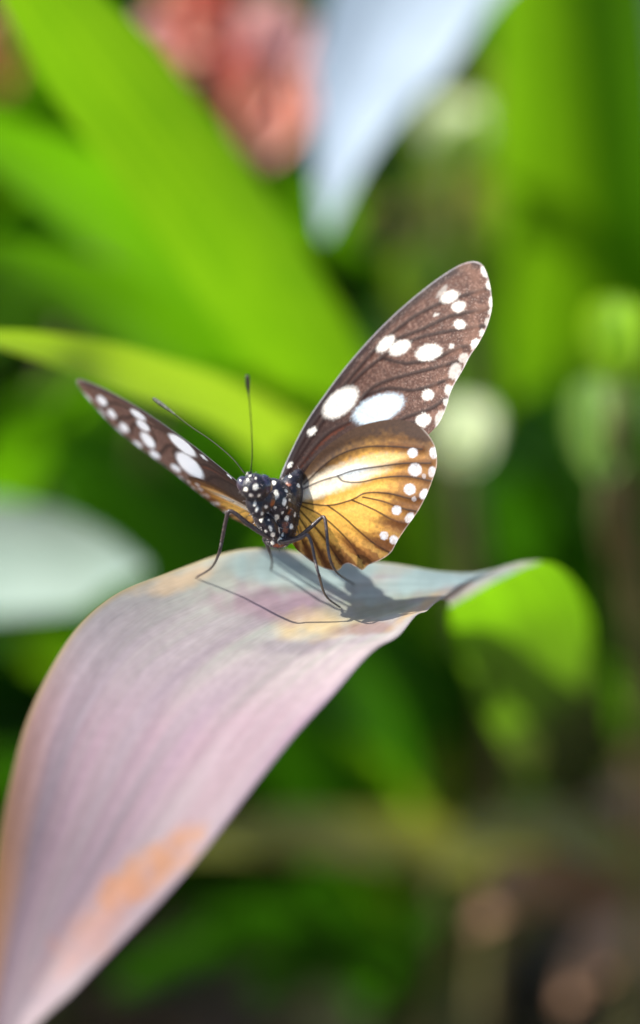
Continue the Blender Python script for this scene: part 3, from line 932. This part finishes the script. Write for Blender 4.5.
def wing_left_f(p, ridge):
    V = []
    for (x, y), r in zip(p, ridge):
        rx, ry = x - 283, y - 485
        lx = .060 * rx + .803 * ry; ly = .405 * rx + .828 * ry
        q = .952 * rx - .307 * ry
        # the inner margin lies closer to the body than the outer field
        dep = max(0, q) * .0094
        k = max(0, .68 * ry + .73 * rx - 30) / 90
        V.append(P(245 + lx - 7 * k, 490 + ly - 16 * k, 38.3 + dep - r))
    return V


def wing_left_h(p, ridge):
    V = []
    for (x, y), r in zip(p, ridge):
        rx, ry = x - 285, y - 480
        lx = -.415 * rx + .236 * ry + 13.7; ly = -.136 * rx + .288 * ry + 17.8
        dep = .0105 * rx + .0055 * (ry - 20)
        V.append(P(243 + lx, 492 + ly, 38.25 + max(0, dep) - r))
    return V


o = mesh_obj('forewing', wing_right(pf, ridge_f, .02), ff, M_wing, bf, cols=fcol)
o['label'] = 'broad dark forewing raised to the upper right'
o = mesh_obj('hindwing', wing_right(ph_, ridge_h, -.05), fh, M_wing, bf, cols=hcol)
o['label'] = 'amber hindwing with white marginal dots on the right'
o = mesh_obj('forewing', wing_left_f(pf, ridge_f), ff, M_wing, bf, cols=np.hstack([fore_cols(pf, 1.35), np.full((len(fcol), 1), 0.8)]))
o['label'] = 'dark forewing seen nearly edge on to the left'
o = mesh_obj('hindwing', wing_left_h(ph_, ridge_h), fh, M_wing, bf, cols=np.hstack([hcol, np.full((len(hcol), 1), 0.8)]))
o['label'] = 'narrow amber hindwing seen edge on to the left'


# --- body, one skin: head, chest, abdomen
def blob_mesh(ells):
    me = bpy.data.meshes.new('tmp'); bm = bmesh.new()
    for (c, r, rot) in ells:
        g = bmesh.ops.create_icosphere(bm, subdivisions=4, radius=1)['verts']
        mt = Matrix.Translation(c) @ rot.to_4x4() @ Matrix.Diagonal((*r, 1))
        bmesh.ops.transform(bm, matrix=mt, verts=g)
    bm.to_mesh(me); bm.free()
    o = bpy.data.objects.new('tmp', me); COL.objects.link(o)
    m = o.modifiers.new('r', 'REMESH'); m.mode = 'VOXEL'; m.voxel_size = .014
    s = o.modifiers.new('s', 'SMOOTH'); s.factor = .5; s.iterations = 9
    dg = bpy.context.evaluated_depsgraph_get()
    e = o.evaluated_get(dg).to_mesh()
    V = [v.co.copy() for v in e.vertices]; F = [tuple(f.vertices) for f in e.polygons]
    Nn = [v.normal.copy() for v in e.vertices]
    bpy.data.objects.remove(o)
    return V, F, Nn


CR = Matrix((RT, FWD, UP)).transposed()        # columns: right, away, up


def rot2(deg):
    return CR @ Matrix.Rotation(math.radians(deg), 3, 'Y')


ells = [(P(254.5, 487, 37.65), (.205, .19, .18), rot2(0)),
        (P(262, 500, 37.85), (.18, .18, .18), rot2(0)),
        (P(255, 507, 37.72), (.10, .12, .18), rot2(-30)),
        (P(274, 500, 38.2), (.25, .26, .30), rot2(-15)),
        (P(282, 513, 38.45), (.24, .34, .40), rot2(0)),
        (P(289, 500, 38.55), (.19, .26, .36), rot2(8)),
        (P(294, 484, 38.6), (.10, .16, .22), rot2(22)),
        (P(266, 523, 38.1), (.13, .2, .27), rot2(-36)),
        (P(284, 528, 38.35), (.17, .22, .24), rot2(5)),
        (P(278, 541, 38.25), (.17, .16, .10), rot2(0)),
        (P(294, 524, 38.9), (.2, .3, .22), rot2(0)),
        (P(303, 531, 39.3), (.17, .3, .17), rot2(0)),
        (P(311, 536, 39.7), (.15, .3, .15), rot2(0)),
        (P(318, 540, 40.1), (.12, .3, .12), rot2(0)),
        (P(249, 476, 37.8), (.05, .06, .06), rot2(0))]
bV, bF, bN = blob_mesh(ells)
bvh = BVHTree.FromPolygons(bV, bF)
dots8 = [(205, 215, 3.0), (232, 285, 2.4), (125, 235, 3.0), (168, 285, 2.6), (370, 272, 3.4), (435, 335, 3.2), (478, 318, 2.6), (548, 205, 3.2), (450, 245, 2.6),
         (480, 130, 2.4), (375, 460, 4.0), (453, 465, 3.0), (520, 435, 2.2), (492, 535, 3.0), (285, 375, 2.8), (215, 395, 2.2), (250, 475, 3.0), (325, 545, 2.4),
         (395, 560, 3.2), (345, 600, 2.4), (400, 645, 3.6), (340, 665, 2.4), (440, 690, 1.8), (485, 680, 1.8), (285, 570, 2.2), (200, 350, 1.8), (350, 180, 3.2),
         (160, 125, 1.5), (195, 105, 1.8), (205, 145, 1.6), (140, 150, 1.4), (300, 625, 1.8), (455, 380, 1.6), (320, 250, 1.4), (255, 430, 1.5), (420, 420, 1.5),
         (310, 480, 1.6), (360, 380, 1.4), (420, 600, 1.6), (300, 420, 1.6), (270, 130, 1.6)]
dots = []
for x, y, r in dots8:
    d = (P(x / 8 + 230, y / 8 + 460, 1) - CAM).normalized()
    h = bvh.ray_cast(CAM, d)
    if h[0] is not None: dots.append((h[0], r * K * 38 * rnd.uniform(.62, .88), rnd.uniform(.8, 2.0), rnd.uniform(-25, 25)))
rr_ = random.Random(3)
for k in range(70):         # the same dotting on the far side and along the abdomen
    i = rr_.randrange(len(bV))
    if bN[i].dot(FWD) > -.1: dots.append((bV[i], rr_.uniform(.02, .04), 1.2, 0))
vb = np.array([tuple(v) for v in bV])
bn = np.array([mnoise.noise(Vector(v) * 22) for v in bV])
bc = np.tile(lin(18, 15, 26), (len(vb), 1))
bc = mixc(bc, lin(70, 56, 60), sst(.15, .6, bn) * .6)
for x, y in [(445, 560), (480, 410), (345, 345), (455, 200), (440, 520), (360, 690), (400, 690)]:
    d = (P(x / 8 + 230, y / 8 + 460, 1) - CAM).normalized(); h = bvh.ray_cast(CAM, d)
    if h[0] is not None:
        dd = np.linalg.norm(vb - np.array(h[0]), axis=1)
        bc = mixc(bc, lin(150, 80, 40), sst(.06, .02, dd + bn * .03) * .8)
for c, r, e, a in dots:
    q = vb - np.array(c)
    th = math.radians(a)
    qx = q @ np.array(RT); qz = q @ np.array(UP); qy = q @ np.array(FWD)
    x2 = qx * math.cos(th) + qz * math.sin(th); z2 = -qx * math.sin(th) + qz * math.cos(th)
    dd = np.sqrt(x2 ** 2 + (z2 / e) ** 2 + qy ** 2 * .5)
    bc = mixc(bc, lin(238, 234, 218), sst(r * 1.15, r * .75, dd + bn * .01))
# fine scales roughen the skin
bV2 = [v + n * (.006 * mnoise.noise(v * 60)) for v, n in zip(bV, bN)]
M_body = attr_mat('body_scales', 0, .42, .5, 3500, .35, .00006, sheen=.08)
body = mesh_obj('body', bV2, bF, M_body, bf, cols=bc)

# fuzz: short hairs
hv, hf, hc = [], [], []
for k in range(1500):
    i = rr_.randrange(len(bV))
    n = bN[i]; b = bV[i]
    d = (n + Vector((rr_.uniform(-1, 1), rr_.uniform(-1, 1), rr_.uniform(-1, .4))) * .8).normalized()
    s_ = d.cross(Vector((rr_.uniform(-1, 1), rr_.uniform(-1, 1), rr_.uniform(-1, 1)))).normalized() * .0035
    L_ = rr_.uniform(.03, .085)
    o_ = len(hv)
    hv += [b - s_ - n * .004, b + s_ - n * .004, b + d * L_]
    hf.append((o_, o_ + 1, o_ + 2))
    cc = bc[i] * .8 + .01 if rr_.random() < .7 else lin(170, 160, 160)
    hc += [cc] * 3
mesh_obj('hair', hv, hf, M_body, body, smooth=False, cols=np.array(hc))

M_eye = plain_mat('compound_eye', (.012, .010, .022), .22, .6, (.05, .04, .07), 3000, coat=.5)
M_leg = plain_mat('leg_chitin', (.022, .016, .019), .38, .5, (.07, .05, .045), 2500)
M_ant = plain_mat('antenna_chitin', (.010, .010, .006), .6, .25, (.03, .026, .015), 2500)
M_club = plain_mat('antenna_tip', (.02, .022, .014), .6, .3, (.07, .08, .05), 2500)
for (x, y, D, r) in [(243.5, 485, 37.64, .105), (265, 484.5, 37.64, .118)]:
    me = bpy.data.meshes.new('eye'); bm = bmesh.new()
    bmesh.ops.create_uvsphere(bm, u_segments=32, v_segments=20, radius=1)
    mt = Matrix.Translation(P(x, y, D)) @ rot2(-15).to_4x4() @ Matrix.Diagonal((r * .85, r, r * 1.15, 1))
    bmesh.ops.transform(bm, matrix=mt, verts=bm.verts)
    V = [v.co.copy() for v in bm.verts]; F = [tuple(v.index for v in f.verts) for f in bm.faces]; bm.free()
    mesh_obj('eye', V, F, M_eye, body)

# antennae
def antenna(pts, label):
    a = cr(pts, 40)
    main = [P(*q) for q in a[:30]]
    tip = [P(*q) for q in a[29:]]
    V, F = tube(main[::3] + [main[-1]], [.010] + [.0075] * (len(main[::3]) - 1) + [.010], 70, 8, .1)
    o = mesh_obj('antenna', V, F, M_ant, bf); o['label'] = label
    V, F = tube(tip[::2], [.010, .016, .024, .029, .029, .02][:len(tip[::2])], 30, 12, .06)
    mesh_obj('club', V, F, M_club, o)


antenna([(250.5, 474, 37.6), (252, 455, 37.5), (251.5, 430, 37.3), (250, 408, 37.1), (248.5, 390, 36.95), (247.3, 375, 36.8)], 'upright antenna')
antenna([(245, 474, 37.75), (232, 458, 37.9), (212, 441, 38.2), (190, 426, 38.6), (171, 411, 38.9), (153, 398, 39.2)], 'antenna slanting to the left')

# legs
def leg(pts, radii, label, lift=.02, settle=2 / 3):
    foot = on_leaf(pts[-1][0], pts[-1][1], lift)
    pre = on_leaf(pts[-2][0], pts[-2][1], lift)
    pl = [P(*q) for q in pts[:-2]]
    if label != 'c':
        pass
    # last joints settle on the leaf
    mid = P(pts[-2][0], pts[-2][1], pts[-3][2] * (1 - settle) + (foot - CAM).dot(FWD) * settle)
    allp = pl + [mid, foot]
    V, F = tube(allp, [r_ * .86 for r_ in radii], 110, 10, .07)
    for k in range(60):      # bristles
        t = rnd.uniform(.35, .98) * (len(allp) - 1)
        i = min(int(t), len(allp) - 2)
        p = allp[i].lerp(allp[i + 1], t - i)
        d = Vector((rnd.uniform(-1, 1), rnd.uniform(-1, 1), rnd.uniform(-1, 1))).normalized()
        s_ = d.cross(Vector((.3, .5, .8))).normalized() * .003
        o_ = len(V)
        V += [p - s_, p + s_, p + d * rnd.uniform(.035, .06)]
        F.append((o_, o_ + 1, o_ + 2))
    # claws at the tip
    for s_ in (-1, 1):
        o_ = len(V)
        a = foot; d = (foot - mid).normalized()
        sd_ = d.cross(UP).normalized() * s_
        V += [a - sd_ * .01, a + sd_ * .012, a + d * .05 + sd_ * .035 - UP * .012]
        F.append((o_, o_ + 1, o_ + 2))
    o = mesh_obj('leg', V, F, M_leg, bf)
    o['label'] = label


leg([(275, 539, 38.15), (266, 536, 38.0), (248, 524, 37.85), (236, 514, 37.8), (229, 511.5, 37.8), (226, 520, 37.85), (222, 540, 37.95), (219, 553, 38.05), (211.5, 567.5, 38.3), (196, 577.5, 0)],
    [.04, .034, .04, .034, .034, .032, .03, .026, .018, .016], 'front leg reaching out to the left')
leg([(272, 537, 38.4), (264, 538, 38.5), (267, 545, 38.7), (270, 553, 38.9), (272, 562, 39.1), (271, 570, 0)],
    [.03, .026, .026, .024, .018, .015], 'short hind leg below the body')
leg([(277, 542, 38.15), (287, 541.5, 38.05), (299, 538.5, 37.95), (307, 535, 37.9), (311.5, 543, 37.88), (315, 560, 37.85), (319.5, 577, 37.85), (326, 596, 37.9), (341, 608, 0)],
    [.04, .042, .034, .03, .027, .025, .022, .017, .015], 'front leg reaching down to the right')
leg([(283, 540, 38.2), (297, 538, 38.1), (311, 527, 38.0), (320.5, 518.5, 38.0), (324.5, 518, 37.95), (326.5, 530, 37.9), (328, 548, 37.85), (331, 562, 37.85), (338, 573.5, 38.5), (354, 584, 0)],
    [.04, .036, .034, .03, .028, .026, .025, .022, .017, .015], 'rear leg bent over against the amber wing', settle=.25)
